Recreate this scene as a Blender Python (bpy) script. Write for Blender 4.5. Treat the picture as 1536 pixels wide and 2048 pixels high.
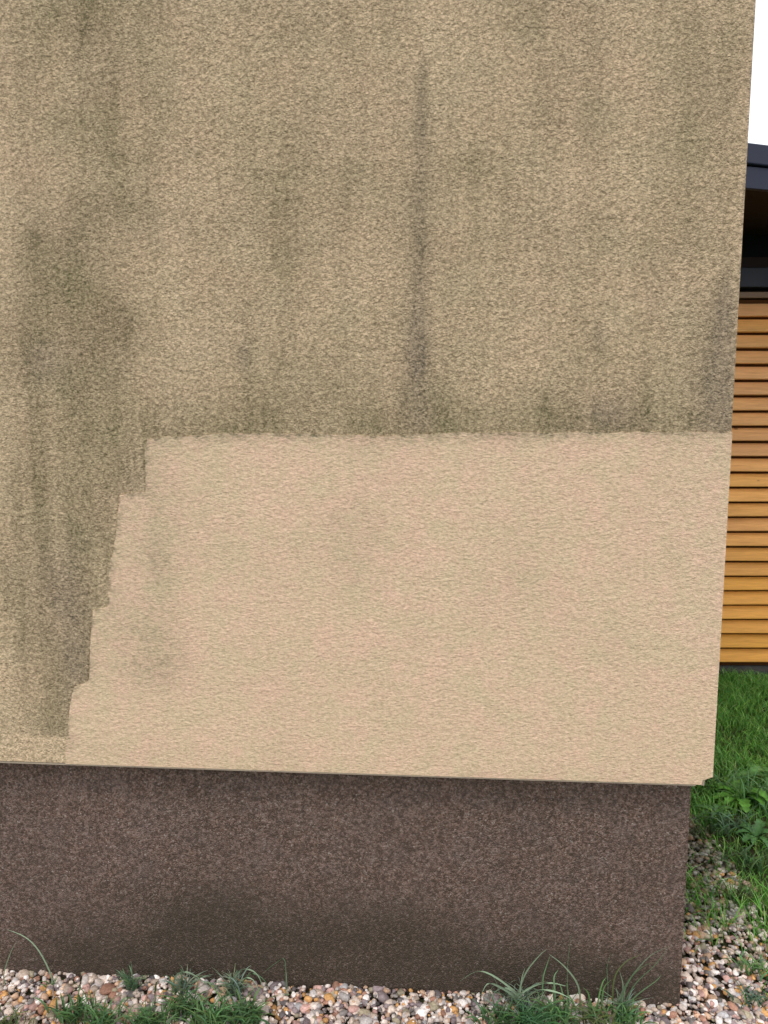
import bpy, math, random
import numpy as np
from mathutils import Vector

for o in list(bpy.data.objects): bpy.data.objects.remove(o)
S = bpy.context.scene
COL = S.collection
rng = np.random.default_rng(7)
random.seed(7)

# ------------------------------------------------------------------ camera
FPX, CAM_H = 1479.0, 1.5
TH, YA = math.radians(6.95), math.radians(4.0)
cd = bpy.data.cameras.new("camera"); cam = bpy.data.objects.new("camera", cd); COL.objects.link(cam)
cam.location = (0, 0, CAM_H)
cam.rotation_euler = (math.pi/2 - TH, 0, YA)
cd.sensor_fit = 'VERTICAL'; cd.sensor_height = 24; cd.lens = FPX/2048*24
cd.clip_start = 0.05; cd.clip_end = 1000
S.camera = cam

# ------------------------------------------------------------------ sky, sun, exposure
W = bpy.data.worlds.new("World"); S.world = W; W.use_nodes = True
wn, wl = W.node_tree.nodes, W.node_tree.links
wn.clear()
out = wn.new('ShaderNodeOutputWorld'); bg = wn.new('ShaderNodeBackground')
sky = wn.new('ShaderNodeTexSky'); sky.sky_type = 'NISHITA'; sky.sun_disc = False
SUN_EL, SUN_AZ = math.radians(61), math.radians(205)      # azimuth clockwise from +Y
sky.sun_elevation = SUN_EL; sky.sun_rotation = SUN_AZ
mx = wn.new('ShaderNodeMix'); mx.data_type = 'RGBA'; mx.inputs['Factor'].default_value = 0.9
cl = wn.new('ShaderNodeTexNoise'); cl.inputs['Scale'].default_value = 2.5; cl.inputs['Detail'].default_value = 5
cr = wn.new('ShaderNodeValToRGB')
cr.color_ramp.elements[0].color = (10.5, 11.0, 12.0, 1); cr.color_ramp.elements[0].position = .3
cr.color_ramp.elements[1].color = (14.0, 14.2, 14.6, 1); cr.color_ramp.elements[1].position = .7
wl.new(cl.outputs['Fac'], cr.inputs['Fac'])
wl.new(sky.outputs['Color'], mx.inputs['A']); wl.new(cr.outputs['Color'], mx.inputs['B'])
wl.new(mx.outputs['Result'], bg.inputs['Color']); bg.inputs['Strength'].default_value = 0.1
wl.new(bg.outputs['Background'], out.inputs['Surface'])
sl = bpy.data.lights.new("sun", 'SUN'); so = bpy.data.objects.new("sun", sl); COL.objects.link(so)
sl.energy = 1.1; sl.angle = math.radians(14); sl.color = (1, .955, .89)
sd = Vector((math.sin(SUN_AZ)*math.cos(SUN_EL), math.cos(SUN_AZ)*math.cos(SUN_EL), math.sin(SUN_EL)))
so.rotation_euler = sd.to_track_quat('Z', 'Y').to_euler(); so.location = sd*20
S.view_settings.view_transform = 'Standard'; S.view_settings.look = 'None'
S.view_settings.exposure = 0.17; S.view_settings.gamma = 1

# ------------------------------------------------------------------ survey: where a ray of the photograph meets a plane of the place
Fv = np.array([-math.sin(YA)*math.cos(TH), math.cos(YA)*math.cos(TH), -math.sin(TH)])
Rv = np.array([math.cos(YA), math.sin(YA), 0]); Uv = np.cross(Rv, Fv)
def ray(x, y): return Fv*FPX + Rv*(x-768) - Uv*(y-1024)
def on_y(x, y, Y):
    d = ray(x, y); return np.array([0, 0, CAM_H]) + d*(Y/d[1])
def on_z(x, y, z=0.0):
    d = ray(x, y); return np.array([0, 0, CAM_H]) + d*((z-CAM_H)/d[2])

WY, WX, WZ = 1.7726, 0.682, 0.617          # face, corner and lower edge of the rendered wall
PY, PX = 1.8226, 0.651                     # face and corner of the plinth
def wp(x, y): p = on_y(x, y, WY); return p[0], p[2]

# ------------------------------------------------------------------ helpers
def vnoise(x, y, seed=0, freq=1.0):
    x = np.asarray(x)*freq; y = np.asarray(y)*freq
    xi = np.floor(x).astype(np.int64); yi = np.floor(y).astype(np.int64)
    fx = x-xi; fy = y-yi; fx = fx*fx*(3-2*fx); fy = fy*fy*(3-2*fy)
    def h(a, b):
        n = (a*374761393 + b*668265263 + seed*1442695041) & 0xffffffff
        n = ((n ^ (n >> 13))*1274126177) & 0xffffffff
        return ((n ^ (n >> 16)) & 0xffff)/65535.0
    return (h(xi, yi)*(1-fx)+h(xi+1, yi)*fx)*(1-fy)+(h(xi, yi+1)*(1-fx)+h(xi+1, yi+1)*fx)*fy
def fbm(x, y, seed=0, freq=1.0, oct=4):
    s = 0; a = .5; t = 0
    for k in range(oct):
        s = s+a*vnoise(x, y, seed+k*17, freq); t += a; a *= .5; freq *= 2.03
    return s/t
def sstep(a, b, x):
    t = np.clip((np.asarray(x)-a)/(b-a), 0, 1); return t*t*(3-2*t)

def mesh_np(name, V, Fc, mat, parent=None, cols=None, smooth=False):
    """one mesh object from arrays; Fc is an (n,k) array or a list of polygons; cols = {attribute: per-vertex rgb}"""
    me = bpy.data.meshes.new(name)
    V = np.asarray(V, dtype=np.float32)
    if isinstance(Fc, np.ndarray):
        me.vertices.add(len(V)); me.vertices.foreach_set('co', V.ravel())
        n, k = Fc.shape
        me.loops.add(n*k); me.loops.foreach_set('vertex_index', Fc.astype(np.int32).ravel())
        me.polygons.add(n)
        me.polygons.foreach_set('loop_start', np.arange(0, n*k, k, dtype=np.int32))
        me.polygons.foreach_set('loop_total', np.full(n, k, dtype=np.int32))
        me.update(calc_edges=True)
    else:
        me.from_pydata([tuple(map(float, v)) for v in V], [], [tuple(f) for f in Fc])
    if cols:
        for an, c in cols.items():
            at = me.color_attributes.new(an, 'FLOAT_COLOR', 'POINT')
            c4 = np.ones((len(V), 4), dtype=np.float32); c4[:, :3] = c
            at.data.foreach_set('color', c4.ravel())
    if smooth: me.polygons.foreach_set('use_smooth', np.ones(len(me.polygons), dtype=bool))
    me.materials.append(mat); me.validate()
    o = bpy.data.objects.new(name, me); COL.objects.link(o)
    if parent: o.parent = parent
    return o

class MB:
    def __init__(s): s.v = []; s.f = []
    def box(s, x0, x1, y0, y1, z0, z1, fr=None):
        b = len(s.v)
        for z in (z0, z1):
            for x, y in ((x0, y0), (x1, y0), (x1, y1), (x0, y1)):
                s.v.append((x, y, z) if fr is None else fr(x, y, z))
        s.f += [(b+3, b+2, b+1, b), (b+4, b+5, b+6, b+7), (b, b+1, b+5, b+4), (b+1, b+2, b+6, b+5), (b+2, b+3, b+7, b+6), (b+3, b, b+4, b+7)]
    def quad(s, *p):
        b = len(s.v); s.v += [tuple(q) for q in p]; s.f.append(tuple(range(b, b+len(p))))
    def build(s, name, mat, parent=None): return mesh_np(name, s.v, s.f, mat, parent)
def bevel(o, w, seg=2):
    m = o.modifiers.new('b', 'BEVEL'); m.width = w; m.segments = seg; m.limit_method = 'ANGLE'
    return o
def empty(name, loc, label, cat, group=None):
    o = bpy.data.objects.new(name, None); COL.objects.link(o); o.location = loc
    tag(o, label, cat, group); return o
def tag(o, label=None, cat=None, group=None, kind=None):
    if label: o['label'] = label
    if cat: o['category'] = cat
    if group: o['group'] = group
    if kind: o['kind'] = kind
    return o

# ------------------------------------------------------------------ materials
def mat(name, rough=.8, spec=.3):
    m = bpy.data.materials.new(name); m.use_nodes = True
    n, l = m.node_tree.nodes, m.node_tree.links
    b = n['Principled BSDF']; b.inputs['Roughness'].default_value = rough
    b.inputs['Specular IOR Level'].default_value = spec
    return m, n, l, b
def nd(n, t, **kw):
    x = n.new(t)
    for k, v in kw.items(): setattr(x, k, v)
    return x
def noise(n, l, vec, scale, detail=3, rough=.55, dist=0):
    t = n.new('ShaderNodeTexNoise'); t.inputs['Scale'].default_value = scale; t.inputs['Detail'].default_value = detail
    t.inputs['Roughness'].default_value = rough; t.inputs['Distortion'].default_value = dist
    l.new(vec, t.inputs['Vector']); return t.outputs['Fac']
def mapr(n, l, v, a, b, c=0., d=1.):
    t = n.new('ShaderNodeMapRange'); t.inputs['From Min'].default_value = a; t.inputs['From Max'].default_value = b
    t.inputs['To Min'].default_value = c; t.inputs['To Max'].default_value = d; l.new(v, t.inputs['Value']); return t.outputs['Result']
def mth(n, l, op, a, b=None, clamp=False):
    t = n.new('ShaderNodeMath'); t.operation = op; t.use_clamp = clamp
    for i, q in enumerate((a, b)):
        if q is None: continue
        if isinstance(q, (int, float)): t.inputs[i].default_value = q
        else: l.new(q, t.inputs[i])
    return t.outputs['Value']
def mixc(n, l, f, a, b, blend='MIX'):
    t = n.new('ShaderNodeMix'); t.data_type = 'RGBA'; t.blend_type = blend
    for k, q in (('Factor', f), ('A', a), ('B', b)):
        if isinstance(q, (int, float)): t.inputs[k].default_value = q
        elif isinstance(q, tuple): t.inputs[k].default_value = (*q, 1)
        else: l.new(q, t.inputs[k])
    return t.outputs['Result']
def bump(n, l, b, h, dist, strength=1.0):
    t = n.new('ShaderNodeBump'); t.inputs['Distance'].default_value = dist; t.inputs['Strength'].default_value = strength
    l.new(h, t.inputs['Height']); l.new(t.outputs['Normal'], b.inputs['Normal'])
def coord(n, l, scale=(1, 1, 1), rot=(0, 0, 0)):
    tc = n.new('ShaderNodeTexCoord'); mp = n.new('ShaderNodeMapping'); mp.inputs['Scale'].default_value = scale
    mp.inputs['Rotation'].default_value = rot
    l.new(tc.outputs['Object'], mp.inputs['Vector']); return mp.outputs['Vector']

CLEAN = (0.70, 0.52, 0.345)
def stucco(n, l, p, k):
    # gritty rough-cast grain: sand of two sizes, few broad forms
    return mth(n, l, 'ADD', mth(n, l, 'ADD', mth(n, l, 'MULTIPLY', noise(n, l, p, 112, 3, .65), .60), mth(n, l, 'MULTIPLY', noise(n, l, p, 40, 2, .5), .25)), mth(n, l, 'MULTIPLY', noise(n, l, p, 190, 2, .6), .38))
def m_render():
    m, n, l, b = mat('render_dirty', .92, .15)
    p = coord(n, l)
    at = nd(n, 'ShaderNodeAttribute', attribute_name='soil')
    sp = n.new('ShaderNodeSeparateColor'); l.new(at.outputs['Color'], sp.inputs['Color'])
    grain = stucco(n, l, p, 1)
    pit = mapr(n, l, mth(n, l, 'ADD', mth(n, l, 'MULTIPLY', grain, .45), mth(n, l, 'MULTIPLY', noise(n, l, coord(n, l, (1.1, 1, .8), (0, .1, 0)), 175, 4, .75), .55)), .42, .58, 1, 0)
    blot = noise(n, l, p, 7, 5, .6)
    dirt = mth(n, l, 'MULTIPLY', sp.outputs['Red'], mapr(n, l, blot, .3, .7, .75, 1.25))
    fac = mth(n, l, 'MULTIPLY', dirt, mth(n, l, 'ADD', mth(n, l, 'MULTIPLY', pit, .36), .42), clamp=True)
    warm = noise(n, l, p, 11, 4, .6)
    base = mixc(n, l, mapr(n, l, warm, .35, .65), CLEAN, (0.66, 0.51, 0.335))
    olive = mixc(n, l, mapr(n, l, noise(n, l, p, 5, 3), .4, .6), (0.150, 0.142, 0.060), (0.180, 0.146, 0.076))
    soil = mixc(n, l, mth(n, l, 'MULTIPLY', sp.outputs['Green'], .85), olive, (0.180, 0.150, 0.112))
    sand = mixc(n, l, mapr(n, l, noise(n, l, p, 105, 4, .75), .38, .62), (.66, .65, .61), (1.26, 1.25, 1.24))
    l.new(mixc(n, l, 1.0, mixc(n, l, fac, base, soil), sand, 'MULTIPLY'), b.inputs['Base Color'])
    bump(n, l, b, grain, .0135, .9)
    return m
def m_clean():
    m, n, l, b = mat('render_clean', .9, .15)
    p = coord(n, l); ps = coord(n, l, (.75, 1, 1.25), (0, .35, 0))
    grain = stucco(n, l, ps, 1)
    warm = noise(n, l, p, 14, 5, .75)
    base = mixc(n, l, mapr(n, l, warm, .36, .64), (0.825, 0.570, 0.410), (0.735, 0.570, 0.375))
    at = nd(n, 'ShaderNodeAttribute', attribute_name='soil')
    sp = n.new('ShaderNodeSeparateColor'); l.new(at.outputs['Color'], sp.inputs['Color'])
    pit = mapr(n, l, grain, .46, .68, 1, 0)
    fac = mth(n, l, 'MULTIPLY', sp.outputs['Red'], mth(n, l, 'ADD', mth(n, l, 'MULTIPLY', pit, .9), .4), clamp=True)
    fac = mth(n, l, 'MAXIMUM', fac, mth(n, l, 'MULTIPLY', pit, .15))
    sand = mixc(n, l, mapr(n, l, noise(n, l, p, 105, 4, .75), .38, .62), (.85, .84, .81), (1.10, 1.10, 1.10))
    l.new(mixc(n, l, 1.0, mixc(n, l, fac, base, (0.22, 0.19, 0.115)), sand, 'MULTIPLY'), b.inputs['Base Color'])
    bump(n, l, b, grain, .0068, .8)
    return m
def m_plinth():
    m, n, l, b = mat('mosaic_plaster', .7, .3)
    p = coord(n, l)
    v = n.new('ShaderNodeTexVoronoi'); v.inputs['Scale'].default_value = 270; l.new(p, v.inputs['Vector'])
    r = n.new('ShaderNodeSeparateColor'); l.new(v.outputs['Color'], r.inputs['Color'])
    cr = n.new('ShaderNodeValToRGB'); e = cr.color_ramp.elements
    e[0].position = 0; e[0].color = (.080, .052, .038, 1); e[1].position = 1; e[1].color = (.42, .35, .31, 1)
    for q, c in ((.25, (.160, .096, .066)), (.55, (.240, .158, .128)), (.8, (.305, .208, .172)), (.93, (.300, .222, .178))):
        x = e.new(q); x.color = (*c, 1)
    l.new(r.outputs['Red'], cr.inputs['Fac'])
    at = nd(n, 'ShaderNodeAttribute', attribute_name='soil')
    sp = n.new('ShaderNodeSeparateColor'); l.new(at.outputs['Color'], sp.inputs['Color'])
    g = noise(n, l, p, 105, 5, .75)
    hue = mixc(n, l, mapr(n, l, noise(n, l, p, 12, 4), .42, .68, 0, .35), cr.outputs['Color'], (.205, .158, .145))
    c1 = mixc(n, l, mapr(n, l, g, .40, .57, .80, .0), hue, (.058, .039, .029))
    l.new(mixc(n, l, mth(n, l, 'MULTIPLY', sp.outputs['Red'], mapr(n, l, r.outputs['Green'], 0, 1, .55, 1.1), clamp=True), c1, (.048, .038, .024)), b.inputs['Base Color'])
    h = mth(n, l, 'ADD', mapr(n, l, v.outputs['Distance'], 0, .7, 1, 0), mth(n, l, 'MULTIPLY', g, 1.2))
    bump(n, l, b, h, .0035, .7)
    return m
def m_attr(name, rough, spec, grain=None, transl=0):
    m, n, l, b = mat(name, rough, spec)
    at = nd(n, 'ShaderNodeAttribute', attribute_name='tint')
    c = at.outputs['Color']
    if grain:
        p = coord(n, l); g = noise(n, l, p, grain, 3, .6)
        c = mixc(n, l, 1.0, c, mixc(n, l, mapr(n, l, g, .3, .7), (.68, .66, .64), (1.25, 1.25, 1.25)), 'MULTIPLY')
    l.new(c, b.inputs['Base Color'])
    if transl:
        t = n.new('ShaderNodeBsdfTranslucent'); l.new(c, t.inputs['Color'])
        ms = n.new('ShaderNodeMixShader'); ms.inputs[0].default_value = transl
        l.new(b.outputs[0], ms.inputs[1]); l.new(t.outputs[0], ms.inputs[2]); l.new(ms.outputs[0], n['Material Output'].inputs['Surface'])
    return m
def m_wood():
    m, n, l, b = mat('stained_timber', .55, .35)
    at = nd(n, 'ShaderNodeAttribute', attribute_name='tint')
    p = coord(n, l, (2.2, 30, 30)); g = noise(n, l, p, 2.2, 5, .65, .4)
    p2 = coord(n, l, (6, 160, 160)); g2 = noise(n, l, p2, 1.5, 3, .6)
    c = mixc(n, l, 1.0, at.outputs['Color'], mixc(n, l, mapr(n, l, g, .3, .7), (.84, .79, .74), (1.08, 1.08, 1.06)), 'MULTIPLY')
    c = mixc(n, l, 1.0, c, mixc(n, l, mapr(n, l, g2, .35, .65), (.90, .87, .84), (1.03, 1.03, 1.02)), 'MULTIPLY')
    kn = n.new('ShaderNodeTexVoronoi'); kn.inputs['Scale'].default_value = 1.0; l.new(coord(n, l, (5.5, 5.5, 11.15)), kn.inputs['Vector'])
    c = mixc(n, l, mapr(n, l, kn.outputs['Distance'], .05, .09, .65, 0), c, (.13, .055, .02))
    l.new(c, b.inputs['Base Color'])
    bump(n, l, b, g2, .0015, .5)
    return m
def m_flat(name, col, rough=.5, spec=.4, var=.12, sc=14, metal=0):
    m, n, l, b = mat(name, rough, spec); b.inputs['Metallic'].default_value = metal
    p = coord(n, l); g = noise(n, l, p, sc, 5, .62)
    lo = tuple(c*(1-var) for c in col); hi = tuple(min(1, c*(1+var)) for c in col)
    l.new(mixc(n, l, mapr(n, l, g, .3, .7), lo, hi), b.inputs['Base Color'])
    l.new(mapr(n, l, g, .3, .7, rough*.85, min(1, rough*1.15)), b.inputs['Roughness'])
    bump(n, l, b, g, .001, .3)
    return m
def m_soil():
    m, n, l, b = mat('soil', .95, .1)
    p = coord(n, l); g = noise(n, l, p, 6, 6, .7); f = noise(n, l, p, 60, 4, .6)
    c = mixc(n, l, mapr(n, l, g, .4, .6), (.050, .036, .022), (.035, .052, .016))
    c = mixc(n, l, mapr(n, l, f, .35, .7, 0, .5), c, (.10, .075, .05))
    l.new(c, b.inputs['Base Color']); bump(n, l, b, f, .01, .8)
    return m
M = dict(dirty=m_render(), clean=m_clean(), plinth=m_plinth(), soil=m_soil(), wood=m_wood(),
         pebble=m_attr('pebble', .6, .35, 160), blade=m_attr('blade', .5, .35, None, .25), leaf=m_attr('leaf', .45, .4, 60, .2),
         drip=m_flat('drip_plastic', (.40, .32, .24), .6), fascia=m_flat('slate_blue_metal', (.030, .037, .072), .45, .4, .1, 5),
         steel=m_flat('dark_frame', (.027, .031, .045), .5, .35), soffit=m_flat('dark_soffit', (.032, .021, .017), .7, .2, .25),
         dark=m_flat('dark_backing', (.085, .034, .010), .9, .1), concrete=m_flat('dark_concrete', (.075, .078, .075), .9, .15, .3, 30),
         roof=m_flat('roof_sheet', (.05, .055, .07), .5), tile=m_flat('roof_tile', (.12, .05, .035), .8))
gm, n_, l_, b_ = mat('window_glass', .06, .5); b_.inputs['Base Color'].default_value = (.010, .016, .018, 1); M['glass'] = gm

# ------------------------------------------------------------------ ground
def gz(x, y):                       # height of the soil
    return -.038 + .022*(fbm(x, y, 3, 2.5)-.5)
xs = np.concatenate([[-120, -40, -15, -7], np.linspace(-4, 5, 120), [8, 15, 40, 120]])
ys = np.concatenate([[-120, -40, -15, -5], np.linspace(-1.5, 6, 100), [10, 20, 60, 150]])
X, Y = np.meshgrid(xs, ys); Z = gz(X, Y)
def gridf(nx, ny):
    i = np.arange((ny-1)*(nx-1)); r = i//(nx-1); c = i % (nx-1); a = r*nx+c
    return np.stack([a, a+1, a+nx+1, a+nx], 1)
tag(mesh_np('ground', np.stack([X, Y, Z], -1).reshape(-1, 3), gridf(len(xs), len(ys)), M['soil'], smooth=True), kind='structure')

# ------------------------------------------------------------------ the rendered house
house = empty('rendered_house', (0, 3.0, 0), 'beige rough rendered house wall with grimy top, clean lower patch and brown plinth', 'house')
LOC = np.array([0, 3.0, 0])
def ell(x, z, px, py, rx, ry):      # soft stain centred on a surveyed point, radii in photo pixels
    cx, cz = wp(px, py); k = 1/770.
    return np.exp(-(((x-cx)/(rx*k))**2+((z-cz)/(ry*k))**2))
def streak(x, z, px, y0, y1, hw0, hw1, seed, wob=.006, soft=.04):
    cx, z1 = wp(px, y0); _, z0 = wp(px, y1); k = 1/770.
    t = np.clip((z1-z)/(z1-z0), 0, 1); hw = (hw0+(hw1-hw0)*t)*k
    c = cx+wob*(fbm(z, z*0+seed, seed, 9)-.5)*2
    hw = hw*(.7+.6*fbm(z, z*0, seed+5, 14))
    a = np.exp(-((x-c)/hw)**2)
    return a*sstep(z0-.01, z0+.02, z)*(1-sstep(z1-soft, z1+.012, z))
def facade_soil(x, z):
    px = 768+(x+.16)*780            # rough scale only, for the broad fades
    d = .545+.17*(fbm(x*3.2, z*.9, 11, 2.2, 5)-.5)*2*.9+.22*(fbm(x, z, 23, 5, 5)-.5)*2
    g = .12+.5*sstep(.5, .75, fbm(x, z, 41, 3, 4))*.6
    olive = [(140, 25, 90, 45, .35), (180, 230, 70, 80, .30), (240, 320, 60, 60, .2), (75, 490, 50, 40, .35), (130, 530, 90, 90, .38), (170, 420, 45, 30, .4),
             (310, 430, 90, 28, .30), (255, 400, 40, 25, .25), (400, 470, 60, 30, .2), (545, 430, 75, 110, .42), (560, 500, 50, 60, .2), (220, 650, 75, 45, .65),
             (130, 680, 110, 70, .4), (240, 860, 60, 60, .25), (250, 955, 45, 40, .3), (480, 820, 120, 50, .30), (430, 850, 60, 25, .2), (930, 330, 60, 30, .25),
             (1095, 450, 60, 50, .3), (1110, 250, 40, 60, .25), (1060, 30, 60, 30, .22), (1100, 830, 70, 45, .4), (1050, 70, 15, 15, .3), (1270, 830, 70, 40, .3),
             (800, 840, 80, 40, .3), (380, 60, 60, 50, .12), (700, 440, 90, 40, .12), (1200, 480, 50, 70, .15), (740, 250, 20, 70, .2), (720, 350, 60, 30, .22),
             (480, 580, 60, 60, .12), (1140, 100, 50, 50, .15), (1290, 560, 30, 80, .15), (580, 60, 30, 30, .2), (320, 300, 25, 60, .2), (330, 220, 20, 40, .2)]
    for q in olive: d = d+.95*q[4]*ell(x, z, *q[:4])*(.75+.5*fbm(x, z, 61, 18))
    grey = [(130, 1170, 45, 90, .35), (150, 1330, 35, 80, .45), (400, 690, 60, 35, .0), (487, 712, 13, 28, .55), (1215, 820, 40, 28, .05), (1450, 780, 40, 100, .45),
            (1455, 620, 20, 70, .25), (160, 1420, 30, 40, .3), (835, 680, 25, 60, .15), (90, 720, 40, 40, .2), (1200, 670, 14, 25, .25)]
    for q in grey:
        e = ell(x, z, *q[:4]); d = d+q[4]*e; g = g+.8*e
    for a in ((845, 108, 870, 11, 27, 1, 1.0), (775, -40, 130, 10, 6, 2, .35), (58, 640, 1476, 14, 20, 3, .55), (148, 560, 1466, 38, 30, 4, .46), (100, 600, 1466, 80, 50, 5, .26), (25, 900, 1440, 16, 12, 31, .30), (6, 1100, 1230, 8, 8, 32, .4), (200, 620, 1200, 60, 20, 33, .16),
              (1392, -200, 520, 26, 20, 6, .30), (1200, 650, 860, 12, 22, 7, .18), (1090, 770, 866, 10, 14, 8, .35), (1290, 690, 866, 9, 16, 9, .2), (1440, 540, 866, 14, 44, 10, .40),
              (1475, -200, 500, 10, 8, 12, .22), (100, 500, 700, 60, 90, 13, .15), (560, 330, 760, 20, 30, 14, .18), (420, 520, 700, 12, 25, 15, .12), (205, -50, 420, 14, 22, 16, .16),
              (1200, 60, 330, 10, 20, 17, .14), (990, 120, 420, 10, 16, 18, .10), (490, 560, 866, 10, 22, 19, .14)):
        d = d+.85*a[6]*streak(x, z, *a[:6])
    g = g+.5*streak(x, z, 840, 108, 870, 12, 26, 1)+.6*(x > WX-.011)*sstep(1.75, 2.0, z)
    band = np.exp(-np.clip((z-1.478), 0, None)/.055)*(x > -.72)
    d = d+band*(.24+.25*fbm(x, z*.3, 77, 12))
    # cleaner places
    for q in ((0, 480, 26, 160, .22), (0, 900, 26, 190, .30), (0, 1370, 34, 110, .60), (400, 160, 90, 120, .13), (960, 130, 130, 110, .15), (1230, 560, 60, 60, .14),
              (1040, 660, 60, 60, .16), (430, 430, 70, 60, .12), (640, 620, 80, 70, .14), (400, 690, 60, 30, .12), (930, 750, 80, 60, .14), (1150, 370, 50, 80, .10), (1300, 420, 60, 90, .12)):
        d = d-q[4]*ell(x, z, *q[:4])
    runs = fbm(x*30+.6*fbm(x, z, 5, 4), z*1.6, 333, 1.0, 4); runs2 = fbm(x*85, z*3.5, 335, 1.0, 3)
    d = d*(.44+.78*runs+.34*runs2)+.10*(fbm(x, z, 337, 26, 3)-.5)
    zb = wp(60, 1470)[1]+.006*(fbm(x, x*0, 5, 30)-.5)
    d = d*sstep(zb-.010, zb+.012, z)+.05
    return np.clip(d, .03, 1.25), np.clip(g, 0, 1)

def pane_grid(xs, zs, yf, soilf, name, m, parent, cut=None):
    X, Z = np.meshgrid(xs, zs)
    r, g = soilf(X, Z)
    Yv = yf(X, Z)
    if cut is not None: X, Z = cut(X, Z)
    V = np.stack([X, Yv, Z], -1).reshape(-1, 3)-LOC
    return V, gridf(len(xs), len(zs)), np.stack([r.ravel(), g.ravel(), 0*r.ravel()], 1)
def undul(X, Z): return .0035*(fbm(X, Z, 91, 3)-.5)
XL, YB, ZT = -4.2, 10.0, 5.2
xs = np.concatenate([np.linspace(XL, -1.5, 40), np.arange(-1.495, WX-.001, .005), [WX]])
zs = np.concatenate([np.arange(WZ, 2.75, .005), np.linspace(2.76, ZT, 60)])
def chip(X, Z):
    c = (X > .658) & (Z < .635); return X, np.where(c, .635-.012*(1-(X-.658)/.024)*(X < .67), Z)
V, Fq, C = pane_grid(xs, zs, lambda X, Z: WY+undul(X, Z), facade_soil, 'f', M['dirty'], house, chip)
nb = len(V); b = nb
hi = [(XL, WY+.003, WZ), (WX, WY+.003, .635), (WX, YB, WZ), (XL, YB, WZ), (XL, WY, ZT), (WX, WY, ZT), (WX, YB, ZT), (XL, YB, ZT), (.657, WY+.003, WZ), (.657, YB, WZ)]
V2 = np.array(hi)-LOC
F2 = np.array([(1, 2, 6, 5), (3, 0, 4, 7), (2, 3, 7, 6), (4, 5, 6, 7), (0, 3, 9, 8), (8, 9, 2, 1)])+nb
Cx = np.tile([[.45, .2, 0]], (len(V2), 1))
mesh_np('facade', np.vstack([V, V2]), np.vstack([Fq, F2]), M['dirty'], house, {'soil': np.vstack([C, Cx])}, smooth=False)['label'] = 'upper wall of rough beige render with olive grime and run-off streaks'

# clean patch: its own thin coat, stepped along its left edge
pts = [(1480, 864), (1200, 865), (980, 864), (760, 872), (560, 866), (420, 868), (330, 874), (296, 880), (290, 900), (292, 984), (240, 990), (236, 1040), (225, 1112), (219, 1130),
       (216, 1212), (186, 1220), (181, 1290), (179, 1360), (165, 1368), (148, 1372), (141, 1410), (136, 1464), (132, 1500)]
P = [wp(*p) for p in pts]; P[0] = (WX+.0014, P[0][1]); P.append((P[-1][0]-.002, WZ-.0012)); P.append((.6575, WZ-.0012)); P.append((.660, .628)); P.append((WX+.0014, .636))
B = []
for i in range(len(P)):
    a = np.array(P[i]); c = np.array(P[(i+1) % len(P)]); L = np.linalg.norm(c-a); k = max(1, int(L/.006))
    for j in range(k):
        q = a+(c-a)*j/k
        if i < len(pts)-1:
            q = q+np.array([.0022*(fbm(q[0], q[1], 301, 90)-.5)*2, .0030*(fbm(q[0], q[1], 302, 70)-.5)*2+.006*(fbm(q[0], q[1], 303, 9)-.5)])
            q[0] = min(q[0], WX+.0014)
        B.append(q)
B = np.array(B)
def inside(x, z):
    r = np.zeros(x.shape, bool); j = len(B)-1
    for i in range(len(B)):
        zi, zj = B[i, 1], B[j, 1]
        c = ((zi > z) != (zj > z))
        if zi != zj: r ^= c & (x < (B[j, 0]-B[i, 0])*(z-zi)/(zj-zi)+B[i, 0])
        j = i
    return r
def patch_soil(x, z):
    d = .04+.20*np.clip((fbm(x, z, 51, 5, 5)-.46)*2, 0, 1)
    for q in ((305, 1110, 50, 90, .22), (290, 1290, 85, 90, .30), (310, 1345, 70, 32, .20), (1030, 1190, 60, 60, .06), (840, 1230, 14, 120, .05), (320, 1200, 36, 170, .12), (340, 960, 60, 80, .07), (400, 1080, 90, 90, .08), (240, 1500, 200, 20, .12)):
        d = d+q[4]*ell(x, z, *q[:4])
    top = np.exp(-np.clip(1.475-z, 0, None)/.012); d = d+top*(.22+1.5*np.clip(fbm(x, z*.4, 7, 16)-.4, 0, 1))+.20*np.exp(-np.clip(1.475-z, 0, None)/.06)*fbm(x*3, z, 8, 9)
    d = d+.10*sstep(.68, .62, z)*fbm(x, z, 88, 9)
    d = d*(.6+.8*fbm(x*26, z*3, 91, 1, 4))
    e = np.full(x.shape, 9.)
    for i in range(1, len(pts)-1):
        a = np.array(P[i]); c = np.array(P[i+1]); u = c-a; L2 = u@u
        t = np.clip(((x-a[0])*u[0]+(z-a[1])*u[1])/L2, 0, 1); e = np.minimum(e, np.hypot(x-a[0]-t*u[0], z-a[1]-t*u[1]))
    d = d+.75*np.exp(-e/.010)*sstep(.35, .62, fbm(x, z, 401, 60, 3))+.10*np.exp(-e/.03)
    return np.clip(d, 0, 1)
import bmesh
bm = bmesh.new()
o_ = WY-.0022
vs = [bm.verts.new((q[0], o_, q[1])) for q in B]
f = bm.faces.new(vs)
if f.normal.y > 0: f.normal_flip()
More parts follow.
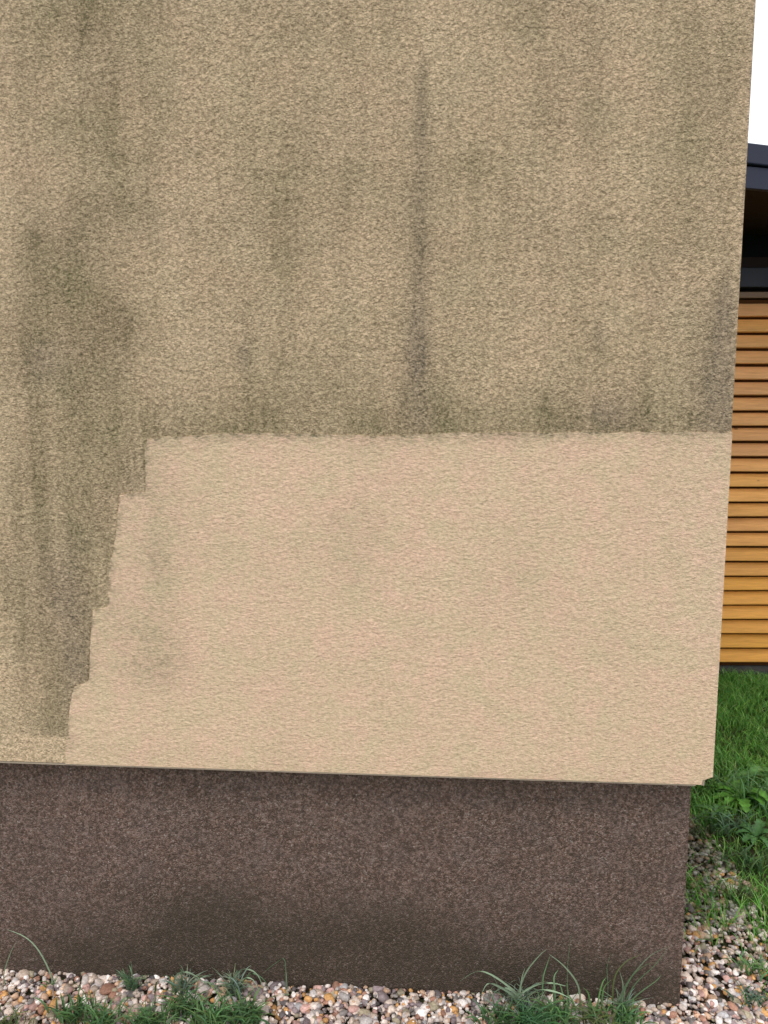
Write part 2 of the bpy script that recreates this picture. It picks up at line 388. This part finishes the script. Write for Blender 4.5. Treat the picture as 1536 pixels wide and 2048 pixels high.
# cut the sheet into cells so the soiling can vary across it
for v in np.arange(-1.0, WX, .008):
    bmesh.ops.bisect_plane(bm, geom=bm.verts[:]+bm.edges[:]+bm.faces[:], plane_co=(v, 0, 0), plane_no=(1, 0, 0))
for v in np.arange(.62, 1.5, .008):
    bmesh.ops.bisect_plane(bm, geom=bm.verts[:]+bm.edges[:]+bm.faces[:], plane_co=(0, 0, v), plane_no=(0, 0, 1))
for v in bm.verts: v.co.y = o_+float(undul(np.array(v.co.x), np.array(v.co.z)))
bound = [e for e in bm.edges if e.is_boundary]
r = bmesh.ops.extrude_edge_only(bm, edges=bound)
for v in [g for g in r['geom'] if isinstance(g, bmesh.types.BMVert)]: v.co.y += .0045
bmesh.ops.recalc_face_normals(bm, faces=bm.faces)
for v in bm.verts: v.co -= Vector(LOC)
me = bpy.data.meshes.new('clean_patch'); bm.to_mesh(me); bm.free()
co = np.empty(len(me.vertices)*3, dtype=np.float32); me.vertices.foreach_get('co', co); co = co.reshape(-1, 3)
at = me.color_attributes.new('soil', 'FLOAT_COLOR', 'POINT'); c4 = np.ones((len(co), 4), dtype=np.float32)
c4[:, 0] = patch_soil(co[:, 0], co[:, 2]); c4[:, 1] = 0; at.data.foreach_set('color', c4.ravel())
me.materials.append(M['clean'])
o = bpy.data.objects.new('clean_patch', me); COL.objects.link(o); o.parent = house
o['label'] = 'clean pale repainted area with stepped left edge'

# plinth
def plinth_soil(x, z):
    d = 0*x
    def pe(px, py, rx, ry):
        p = on_y(px, py, PY); return np.exp(-(((x-p[0])/(rx/760))**2+((z-p[2])/(ry/760))**2))
    for q in ((620, 1880, 420, 90, .40), (860, 1940, 340, 90, .36), (330, 1920, 300, 90, .36), (420, 1810, 160, 60, .22), (1180, 1960, 220, 60, .30), (820, 1830, 120, 60, .20)):
        d = d+q[4]*pe(*q[:4])
    d = d*(.35+1.3*fbm(x, z, 131, 6, 6))+.28*(fbm(x, z, 133, 3.5)-.35)+.30*sstep(.14, .0, z)+.10*sstep(.35, .0, z)
    return np.clip(d*1.3, 0, .95), 0*x
xs = np.concatenate([np.linspace(XL, -1.3, 30), np.arange(-1.29, PX-.005, .01), [PX]]); zs = np.linspace(-.25, WZ+.01, 90)
V, Fq, C = pane_grid(xs, zs, lambda X, Z: PY+.004*(fbm(X, Z, 95, 4)-.5), plinth_soil, 'p', M['plinth'], house)
nb = len(V)
V2 = np.array([(XL, PY, -.25), (PX, PY, -.25), (PX, YB-.05, -.25), (XL, YB-.05, -.25), (XL, PY, WZ+.01), (PX, PY, WZ+.01), (PX, YB-.05, WZ+.01), (XL, YB-.05, WZ+.01)])-LOC
F2 = np.array([(1, 2, 6, 5), (3, 0, 4, 7), (2, 3, 7, 6)])+nb
mesh_np('plinth', np.vstack([V, V2]), np.vstack([Fq, F2]), M['plinth'], house, {'soil': np.vstack([C, np.zeros((8, 3))])})['label'] = 'dark brown grainy plinth with damp stain'
m_ = MB(); m_.box(XL, .644, WY-.0005-3, WY+.048-3, WZ-.0055, WZ-.0015); m_.box(.6575, .6650, WY+.0005-3, WY+.03-3, WZ-.004, WZ+.012)
m_.build('drip_edge', M['drip'], house)
m_ = MB(); m_.box(XL-.4, WX+.45, WY-.45-3, YB+.4-3, ZT+.002, ZT+.2); bevel(m_.build('roof_eave', M['tile'], house), .02)

# ------------------------------------------------------------------ timber clad house
B0 = on_z(1480, 1335)
def face_at(x, y, off=0.0):          # height over the facade plane (off metres in front of it)
    n = np.array([-math.sin(YA), math.cos(YA), 0]); d = ray(x, y); t = ((B0-np.array([0, 0, CAM_H]))@n-off)/(d@n)
    return (np.array([0, 0, CAM_H])+d*t)[2]
shed = empty('timber_clad_house', (B0[0], B0[1], 0), 'low house with orange brown horizontal timber cladding, dark window band and slate blue roof edge', 'house')
shed.rotation_euler = (0, 0, YA)
U0, U1 = -.45, 3.0
ZB, ZTOP = .022, face_at(1520, 606)
pitch = .0897
prof = [(.008, .0905), (-.002, .080), (-.017, .048), (-.028, .0235), (-.0285, .0200), (-.026, .0165), (-.012, .0150), (.011, .0150)]
V = []; Fc = []; C = []
nbd = int((ZTOP-ZB)/pitch)
ztops = ZTOP
us = np.linspace(U0, U1, 24)
for k in range(24):
    zb = ZTOP-pitch*(k+1)-.004
    if zb < ZB-.03: break
    tnt = .5+.5*rng.random(); low = np.clip((1.6-zb)/1.2, 0, 1)
    base = np.array([.94, .500, .200])*(1-low)+np.array([.90, .435, .085])*low
    base = base*(.90+.18*rng.random())
    base[2] *= .8+.4*rng.random()
    dy = .003*(rng.random()-.5); j0 = len(V)
    for u in us:
        s = .0012*math.sin(u*3+k)
        for (py, pz) in prof: V.append((u, py+dy, max(zb+pz+s, ZB-.005))); C.append(base)
    npf = len(prof)
    for i in range(len(us)-1):
        for j in range(npf-1):
            a = j0+i*npf+j; Fc.append((a, a+1, a+npf+1, a+npf))
so_ = mesh_np('siding', V, np.array(Fc), M['wood'], shed, {'tint': np.array(C)})
so_['label'] = 'orange brown horizontal timber boards'
m_ = MB(); m_.box(U0, U1, .0125, .05, .005, ZTOP+.02); m_.build('backing_wall', M['dark'], shed)
z595, z585, z575, z540, z510, z450 = [face_at(1520, q) for q in (596, 584, 576, 537, 512, 450)]
m_ = MB(); m_.box(U0, U1, -.006, .03, z595, z585); bevel(m_.build('trim_batten', M['trim'] if 'trim' in M else m_flat('batten', (.27, .17, .11), .6), shed), .003)
m_ = MB(); m_.box(U0, U1, -.03, .05, z575, z540); bevel(m_.build('window_frame', M['steel'], shed), .004)
m_ = MB(); m_.box(U0, U1, .03, .07, z540, z510); m_.build('window_sill', M['soffit'], shed)
m_ = MB(); m_.box(U0, U1, .055, .065, z510, 2.9); m_.build('window_pane', M['glass'], shed)
m_ = MB(); m_.box(U0, U1, -.10, 3.5, -.1, ZB-.012); m_.build('base_strip', M['concrete'], shed)
m_ = MB(); m_.box(U0+.02, U1-.02, .072, 3.5, ZB, z450+.1); m_.build('side_wall', M['soffit'], shed)
OV = .70
zf0, zf1, zf2 = [face_at(1520, q, OV) for q in (382, 338, 296)]
SL = -.085
uref = 1520
XR = -.30
def fr(x, y, z): return (x, y, z+SL*(x-XR))
m_ = MB(); m_.box(-.78, 3.3, -OV, -OV+.03, zf0, zf1, fr); bevel(m_.build('fascia', M['fascia'], shed), .003)
m_ = MB(); m_.box(-.78, 3.3, -OV-.018, 3.8, zf1+.001, zf2, lambda x, y, z: (x, y, z+(SL-.03)*(x-XR))); bevel(m_.build('roof', M['fascia'], shed), .006)
m_ = MB(); m_.box(-.78, 3.3, -OV+.031, .05, zf0+.002, zf0+.03, fr); m_.build('soffit', M['soffit'], shed)

# ------------------------------------------------------------------ gravel
def ico():
    b_ = bmesh.new(); bmesh.ops.create_icosphere(b_, subdivisions=2, radius=1)
    v = np.array([q.co[:] for q in b_.verts]); f = np.array([[w.index for w in q.verts] for q in b_.faces]); b_.free(); return v, f
IV, IF = ico()
def rough_edge(x, y): return 1.0+.08*(fbm(x, y, 201, 3)-.5)*2-.05*np.clip(y-2, 0, 1.2)       # where the gravel gives way to lawn at the side
def front_edge(x): return 1.22+.05*(fbm(x, x*0, 202, 2)-.5)
pos = []
def scatter(x0, x1, y0, y1, dens):
    n = int((x1-x0)*(y1-y0)*dens); return np.stack([rng.uniform(x0, x1, n), rng.uniform(y0, y1, n)], 1)
q = np.vstack([scatter(-2.4, 1.3, 1.1, PY+.01, 13500), scatter(PX-.01, 1.3, PY, 4.40, 9500)])
keep = (q[:, 1] > front_edge(q[:, 0])) & ((q[:, 0] < rough_edge(q[:, 0], q[:, 1])+.05*rng.random(len(q))))
q = q[keep]; n = len(q)
s = np.exp(rng.normal(math.log(.0062), .38, n)).clip(.0032, .017)
fine = q[:, 1] < 10
sx = s*rng.uniform(.85, 1.45, n); sy = s*rng.uniform(.75, 1.1, n); sz = s*rng.uniform(.5, .85, n)
ang = rng.uniform(0, 2*math.pi, n); tl = rng.normal(0, .35, n)
base = IV[None]*(1+.0*IV[None])
lump = 1+.24*np.sin(IV[None, :, 0]*rng.uniform(1.5, 4, (n, 1))+rng.uniform(0, 6, (n, 1)))*np.cos(IV[None, :, 1]*rng.uniform(1.5, 4, (n, 1))+rng.uniform(0, 6, (n, 1)))+.08*np.sin(IV[None, :, 2]*5+rng.uniform(0, 6, (n, 1)))
pv = IV[None]*lump[..., None]*np.stack([sx, sy, sz], -1)[:, None]
ct, st = np.cos(tl)[:, None], np.sin(tl)[:, None]
x_, y_, z_ = pv[..., 0], pv[..., 1], pv[..., 2]
x_, z_ = x_*ct+z_*st, -x_*st+z_*ct
ca, sa = np.cos(ang)[:, None], np.sin(ang)[:, None]
x_, y_ = x_*ca-y_*sa, x_*sa+y_*ca
hz = gz(q[:, 0], q[:, 1])+.004+rng.uniform(0, 1, n)**.9*.017-.006*sstep(-.3, -1.2, q[:, 0])
# lower towards the right end of the strip, as surveyed at the plinth
pv = np.stack([x_+q[:, 0:1], y_+q[:, 1:2], z_+hz[:, None]], -1)
pal = np.array([(.60, .50, .44), (.52, .42, .35), (.66, .58, .53), (.45, .35, .28), (.55, .36, .24), (.50, .27, .10), (.36, .19, .13), (.28, .22, .22), (.22, .17, .175),
                (.16, .14, .13), (.40, .36, .34), (.46, .28, .24), (.70, .64, .60), (.10, .085, .085), (.34, .29, .20), (.42, .40, .40)])
wt = np.array([12, 12, 11, 9, 8, 6, 7, 6, 6, 6, 6, 7, 10, 5, 6, 4], float); wt /= wt.sum()
pc = pal[rng.choice(len(pal), n, p=wt)]*1.32*rng.uniform(.60, 1.2, (n, 1))
moss = sstep(1.9, 2.5, q[:, 1])*sstep(.28, .55, fbm(q[:, 0], q[:, 1], 207, 6)+.25*(q[:, 0]-PX))*.95
pc = pc*(1-.75*moss[:, None])+np.array([.05, .06, .02])*.75*moss[:, None]
nv = len(IV)
GF = (IF[None]+(np.arange(n)*nv)[:, None, None]).reshape(-1, 3)
g_ = mesh_np('gravel', pv.reshape(-1, 3), GF, M['pebble'], None, {'tint': np.repeat(pc, nv, 0)}, smooth=True)
tag(g_, 'mixed pink, tan and grey pebbles laid along the foot of the brown plinth', 'gravel', kind='stuff')

# ------------------------------------------------------------------ blades
def ribbon(pts, w, V, Fc, C, col, tip=.12, fold=.25, side=None):
    """a grass blade: a folded tapering ribbon through pts"""
    pts = [np.asarray(p, float) for p in pts]; n = len(pts); b0 = len(V)
    for i, p in enumerate(pts):
        t = pts[min(i+1, n-1)]-pts[max(i-1, 0)]; t = t/(np.linalg.norm(t)+1e-9)
        s_ = side if side is not None else np.array([1., .2, 0])
        sd_ = s_-t*(s_@t); sd_ = sd_/(np.linalg.norm(sd_)+1e-9); nn = np.cross(t, sd_)
        ww = w*(1-(i/(n-1))**2.2*(1-tip))*(.75+.25*min(1, i/1.5))
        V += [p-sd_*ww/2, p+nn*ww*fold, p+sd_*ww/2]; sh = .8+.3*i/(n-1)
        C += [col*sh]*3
    for i in range(n-1):
        a = b0+3*i; Fc += [(a, a+1, a+4, a+3), (a+1, a+2, a+5, a+4)]
def smooth_line(P, k=4):
    P = [np.asarray(p, float) for p in P]
    if len(P) < 3: return [P[0]+(P[-1]-P[0])*t for t in np.linspace(0, 1, 5)]
    out = []
    Q = [2*P[0]-P[1]]+P+[2*P[-1]-P[-2]]
    for i in range(1, len(Q)-2):
        for t in np.linspace(0, 1, k, endpoint=False):
            a, b, c, d = Q[i-1:i+3]
            out.append(.5*((2*b)+(-a+c)*t+(2*a-5*b+4*c-d)*t*t+(-a+3*b-3*c+d)*t**3))
    out.append(P[-1]); return out

def lawn(x0, x1, y0, y1, dens, wid, hgt, mask):
    n = int((x1-x0)*(y1-y0)*dens); x = rng.uniform(x0, x1, n); y = rng.uniform(y0, y1, n)
    cl_ = fbm(x, y, 211, 5); k = (mask(x, y)*1.0 > rng.random(n)) & (rng.random(n) < .35+1.1*sstep(.3, .6, cl_))
    x, y, cl_ = x[k], y[k], cl_[k]; n = len(x)
    h = hgt*(.5+.9*rng.random(n))*(.6+.9*cl_); w = wid*rng.uniform(.7, 1.3, n)
    az = rng.uniform(0, 2*math.pi, n); bend = h*rng.uniform(.2, 1.0, n); fa = rng.uniform(0, math.pi, n)
    dx, dy = np.cos(az), np.sin(az); px_, py_ = np.cos(fa), np.sin(fa); z0 = gz(x, y)+.004
    V = np.zeros((n, 7, 3)); ts = (0, .4, .75, 1)
    for i, t in enumerate(ts):
        cx_ = x+dx*bend*t**2; cy_ = y+dy*bend*t**2; cz_ = z0+h*(t-.22*t**3)
        ww = w*(1, .9, .6, 0)[i]/2
        if i < 3:
            V[:, 2*i] = np.stack([cx_-px_*ww, cy_-py_*ww, cz_], -1); V[:, 2*i+1] = np.stack([cx_+px_*ww, cy_+py_*ww, cz_], -1)
        else: V[:, 6] = np.stack([cx_, cy_, cz_], -1)
    tri = np.array([(0, 1, 3), (0, 3, 2), (2, 3, 5), (2, 5, 4), (4, 5, 6)])
    Fq = (tri[None]+(np.arange(n)*7)[:, None, None]).reshape(-1, 3)
    gp = np.array([(.058, .150, .020), (.045, .130, .020), (.095, .175, .030), (.032, .105, .022), (.10, .19, .05), (.12, .15, .055)])
    c = 2.8*gp[rng.choice(6, n, p=[.28, .22, .22, .12, .10, .06])]*rng.uniform(.7, 1.2, (n, 1))
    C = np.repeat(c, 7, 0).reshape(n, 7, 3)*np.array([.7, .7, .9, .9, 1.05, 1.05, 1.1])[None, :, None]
    return V.reshape(-1, 3), Fq, C.reshape(-1, 3)
def m_side(x, y): return sstep(-.06, .10, x-rough_edge(x, y))*(y < 4.42)+.75*(x > PX+.04)*sstep(1.95, 2.5, y)*sstep(.34, .60, fbm(x, y, 219, 7))+.04*(x > PX+.15)*sstep(.5, .65, fbm(x, y, 219, 7))
def m_front(x, y): return sstep(.05, -.08, y-front_edge(x))
parts = [lawn(.72, 2.7, 1.25, 4.42, 15000, .0036, .055, m_side), lawn(2.7, 6.0, 1.25, 4.6, 3500, .007, .06, lambda x, y: 1+0*x),
         lawn(-3.0, 6.0, -.6, 1.3, 3200, .006, .055, m_front), lawn(3.9, 6, 4.6, 7, 1800, .009, .07, lambda x, y: 1+0*x),
         lawn(1.2, 2.8, 4.25, 4.47, 2600, .004, .04, lambda x, y: .8+0*x)]
off = 0; VV, FF, CC = [], [], []
for v, f, c in parts: VV.append(v); FF.append(f+off); CC.append(c); off += len(v)
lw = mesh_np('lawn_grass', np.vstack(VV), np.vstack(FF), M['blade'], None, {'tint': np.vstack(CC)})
tag(lw, 'dark green unmown lawn between the gravel and the timber house', 'grass', kind='stuff')

# ------------------------------------------------------------------ tufts along the plinth, drawn blade by blade
BG = np.array([.27, .36, .23]); GG = np.array([.115, .225, .075]); DG = np.array([.13, .23, .11]); YG = np.array([.16, .21, .07])
TG = 'grass tufts rooted in the gravel at the foot of the plinth'
def tuft(name, label, cx, cy, blades=(), nrand=0, hr=.085, col=GG, wr=.0038, depth=1.775, spread=.02, cat='grass tuft', group=TG):
    root = on_y(cx, cy, depth) if len(blades) else on_z(cx, cy, 0)
    if not len(blades): depth = root[1]
    z0 = float(gz(root[0], root[1]))+.010; root = np.array([root[0], root[1], z0+.004])
    V, Fc, C = [], [], []
    for (ln, w, c) in blades:
        dd = rng.uniform(-.02, .022); m = len(ln)
        L = [on_y(px, py, min(depth+dd*(i/(m-1)), PY-.006)) for i, (px, py) in enumerate(ln)]
        st = L[0].copy(); st[2] = z0+.002
        if L[0][2]-z0 > .006: L = [st]+L
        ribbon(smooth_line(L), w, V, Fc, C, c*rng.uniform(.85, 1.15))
    for i in range(int(nrand*3.0)):
        az = rng.uniform(0, 2*math.pi); h = hr*rng.uniform(.45, 1.1); b_ = h*rng.uniform(.25, 1.1)
        dx, dy = math.cos(az), math.sin(az)*.7
        s0 = root+np.array([rng.normal(0, spread*.5), rng.normal(0, spread*.35), 0])
        L = [s0+np.array([dx*b_*t**1.8, dy*b_*t**1.8, h*(t-.35*t**3)]) for t in np.linspace(0, 1, 6)]
        for p in L: p[1] = min(p[1], PY-.004) if p[0] < PX+.01 else p[1]
        fa = rng.uniform(0, math.pi)
        ribbon(L, wr*rng.uniform(.7, 1.25), V, Fc, C, col*rng.uniform(.7, 1.3, 1)*np.array([rng.uniform(.85, 1.2), 1, rng.uniform(.8, 1.3)]), side=np.array([math.cos(fa), math.sin(fa), 0]))
    V = np.array(V)-root
    o = mesh_np(name, V, np.array(Fc), M['blade'], None, {'tint': np.array(C)}); o.location = root
    tag(o, label, cat, group); return o
b1, b2, b3 = .0042, .0054, .0070
tuft('grass_tuft', 'sparse pair of long bent blades at the left end of the brown plinth', 100, 1946, [([(102, 1950), (78, 1902), (50, 1874), (14, 1859)], b1, BG*1.15), ([(8, 1945), (20, 1908), (32, 1884)], b1*.8, BG)], 3, .025)
tuft('grass_tuft', 'short upright tuft with one blade sticking up, left of the dark damp stain', 262, 1972, [([(268, 1975), (264, 1945), (262, 1922)], b1, DG*1.2), ([(258, 1975), (246, 1950), (240, 1940)], b1, DG), ([(270, 1975), (284, 1950), (296, 1968)], b1, DG)], 14, .075, DG)
tuft('grass_tuft', 'low tuft of arched blades touching the plinth, between an upright tuft and a bushy one', 370, 1980, [([(345, 1985), (352, 1952), (372, 1944), (400, 1958), (436, 1990)], b2, BG*1.1), ([(350, 1980), (338, 1955), (326, 1950)], b1, DG), ([(360, 1990), (364, 1945), (358, 1937)], b1, DG), ([(310, 1995), (312, 1968), (316, 1962)], b2, GG)], 20, .07, BG*.75)
tuft('grass_tuft', 'bushy blue green tuft with many arching blades under the damp stained plinth', 470, 1985, [([(455, 1985), (470, 1950), (492, 1938), (515, 1950), (530, 1985)], b2, BG), ([(462, 1985), (486, 1958), (506, 1960), (522, 1990)], b2, BG*1.3),
     ([(450, 1988), (478, 1944), (486, 1936)], b1, BG), ([(470, 1990), (500, 1948), (528, 1960), (534, 1980)], b1, DG*1.2), ([(448, 1990), (425, 1968), (400, 1962)], b2, BG*.9), ([(466, 1985), (498, 1972), (514, 1992)], b2, BG*1.1)], 24, .085, BG*.8)
tuft('grass_tuft', 'single thin sharply kinked blade standing against the plinth, right of the bushy tuft', 575, 1992, [([(575, 1995), (573, 1955), (570, 1922)], .0026, BG*.95), ([(570, 1922), (552, 1926), (536, 1938), (522, 1950)], .0016, DG*1.2)], 0)
bt = tuft('grass_tuft', 'largest tuft, a blue green fountain of long arching blades before the plinth', 1040, 1998, [([(1040, 1995), (1008, 1966), (975, 1946), (950, 1944), (920, 1962)], b2, BG*1.15), ([(1036, 1990), (1052, 1945), (1078, 1912), (1094, 1898)], b2, BG*1.15),
     ([(1160, 1992), (1152, 1962), (1126, 1930), (1098, 1908)], b2, BG*1.1), ([(1086, 1960), (1092, 1935), (1100, 1912)], b1, DG*1.3), ([(1042, 1990), (1068, 1972), (1100, 1966), (1132, 1972)], b3, BG*1.35),
     ([(1046, 1996), (1080, 1980), (1112, 1984), (1140, 1996)], b3, BG*1.3), ([(1030, 1995), (996, 1972), (975, 1968), (962, 1990)], b3, BG*.95), ([(1034, 1992), (1012, 1976), (990, 1984), (985, 2000)], b2, BG),
     ([(1135, 1990), (1136, 1920), (1144, 1866)], .0018, DG*1.2), ([(1040, 1990), (1044, 1955), (1050, 1936)], b1, BG*1.4), ([(1110, 1990), (1108, 1955), (1116, 1940)], b2, DG*1.2)], 34, .085, BG*.75, spread=.05)
tuft('grass_tuft', 'small fresh green tuft of short upright blades right of the largest tuft', 1188, 2000, [([(1180, 2005), (1176, 1985), (1166, 1975)], b2, GG*1.4), ([(1196, 2005), (1204, 1968), (1212, 1955)], b2, GG*1.4), ([(1204, 2004), (1208, 1975), (1222, 1960)], b2, GG*1.1)], 16, .035, GG*1.2)
tuft('grass_tuft', 'fan of thin blades leaning right across the end of the plinth near the corner', 1245, 2008, [([(1236, 2005), (1258, 1960), (1300, 1912), (1345, 1890)], b2, BG*.9), ([(1240, 2005), (1262, 1955), (1292, 1930), (1318, 1924)], b1, DG*1.2), ([(1228, 1960), (1250, 1925), (1284, 1908)], b1, YG*.8),
     ([(1250, 2006), (1272, 1966), (1310, 1930), (1336, 1895)], b1, DG*1.2), ([(1244, 2008), (1246, 1970), (1240, 1945)], b2, BG*.9), ([(1258, 2008), (1280, 1985), (1312, 1962), (1322, 1950)], b2, DG*1.2), ([(1216, 1975), (1214, 1935), (1222, 1905)], .0018, DG)], 18, .075, BG*.75)
for (lx, ly, n, hh, c, lb) in ((205, 2040, 22, .05, GG, 'low leafy green tuft at the lower left edge of the gravel, beneath the upright tuft'), (300, 2044, 30, .05, GG*.9, 'dense green tuft in the pebbles in front of the low arched tuft'),
        (425, 2040, 34, .05, GG*1.05, 'broad thick green tuft in the pebbles in front of the bushy blue green tuft'), (1060, 2044, 34, .05, np.array([.07, .17, .06]), 'thick deep green tuft in the pebbles in front of the largest arching tuft'),
        (1190, 2040, 20, .04, YG*.8, 'yellowish green short tuft in the pebbles in front of the small fresh tuft'), (15, 2044, 12, .04, YG*.8, 'small pale green tuft in the bottom left corner of the pebbles'),
        (1500, 1925, 16, .035, GG*1.3, 'light green seedling clump in the pebbles right of the house corner'), (1510, 1990, 14, .03, np.array([.12, .2, .12]), 'greyish green clump in the pebbles near the lower right corner'),
        (1480, 1790, 22, .045, YG*.6, 'olive clump at the edge where pebbles meet lawn'), (1400, 1660, 16, .03, YG*.5, 'mossy olive clump close against the side of the plinth')):
    tuft('grass_tuft', lb, lx, ly, (), int(n*1.3), hh*1.6, c, .0052, spread=.045, group='small green clumps growing through the pebbles')

# ------------------------------------------------------------------ broad-leaved weeds in the lawn edge
def weed(label, px, py, n, L0, col, seed, tooth=.35):
    r_ = np.random.default_rng(seed); root = on_z(px, py, 0); root[2] = float(gz(root[0], root[1]))+.02
    e = empty('dandelion_plant', root, label, 'weed', 'broad leaved weeds at the lawn edge')
    for i in range(n):
        az = 2*math.pi*i/n+r_.uniform(-.3, .3); L = L0*r_.uniform(.7, 1.15); up = r_.uniform(.35, 1.0); wmax = L*r_.uniform(.11, .17)
        d = np.array([math.cos(az), math.sin(az), 0]); s_ = np.array([-d[1], d[0], 0]); V = []; Fc = []; C = []; m = 17
        for j in range(m):
            t = j/(m-1); p = d*L*(t*.9)*(1-.3*up)+np.array([0, 0, L*up*(t*1.15-.95*t*t)])
            w = wmax*(.15+.85*math.sin(math.pi*min(1, t*.85+.08))**.8)*(1-tooth*((j % 3)/2.0))*(1 if t < .97 else .2)
            lift = np.array([0, 0, w*.35])
            V += [p-s_*w+lift, p, p+s_*w+lift]; cc = col*r_.uniform(.85, 1.15)
            C += [cc, cc*1.35, cc]
        for j in range(m-1):
            a = 3*j; Fc += [(a, a+1, a+4, a+3), (a+1, a+2, a+5, a+4)]
        mesh_np('leaf', V, np.array(Fc), M['leaf'], e, {'tint': np.array(C)}, smooth=True)
weed('large rosette of long notched bright green leaves in the lawn beside the wall corner', 1478, 1592, 11, .17, np.array([.12, .30, .045]), 3)
weed('smaller dark green rosette half hidden by the wall corner, nearest the plinth', 1432, 1622, 9, .10, np.array([.09, .19, .065]), 5)
weed('weed rosette with a tall pale leaf at the right border, farther up the lawn', 1545, 1560, 9, .20, np.array([.13, .28, .08]), 8)
weed('low dark leafy weed at the lawn edge, below the large rosette', 1512, 1668, 10, .11, np.array([.08, .19, .06]), 9)
# denser green along the foot of the plinth and by the corner
for (lx, ly, n, hh, c, lb) in ((150, 2020, 26, .055, GG*.9, 'mid green clump in the pebbles between the long bent blades and the upright tuft'), (365, 2015, 26, .06, GG*.8, 'dark green clump in the pebbles directly in front of the low arched tuft'),
        (490, 2030, 34, .06, GG*.9, 'rounded green clump at the right end of the left green strip'), (1000, 2035, 26, .05, GG*.8, 'green clump in the pebbles at the left foot of the largest arching tuft'),
        (1120, 2030, 34, .055, GG*1.0, 'green clump in the pebbles between the largest tuft and the small fresh tuft'), (1250, 2035, 26, .05, GG*1.0, 'green clump in the pebbles below the fan of leaning blades')):
    tuft('grass_tuft', lb, lx, ly, (), n, hh*1.4, c, .0058, spread=.05, group='small green clumps growing through the pebbles')
for (lx, ly, n, hh, c, lb) in ((1440, 1575, 26, .12, GG*1.2, 'tall bright grass tuft right against the wall corner'), (1520, 1600, 26, .17, GG*1.3, 'tallest bright grass tuft at the right border beside the large leaf rosette'),
        (1455, 1650, 30, .09, DG*.9, 'dark grass tuft spilling onto the mossy pebbles below the wall corner'), (1500, 1720, 30, .08, GG*.8, 'mid green grass tuft where the lawn meets the pebbles, below the dark leafy weed')):
    tuft('grass_tuft', lb, lx, ly, (), n, hh, c, .0065, spread=.10, group='taller grass tufts at the wall corner')
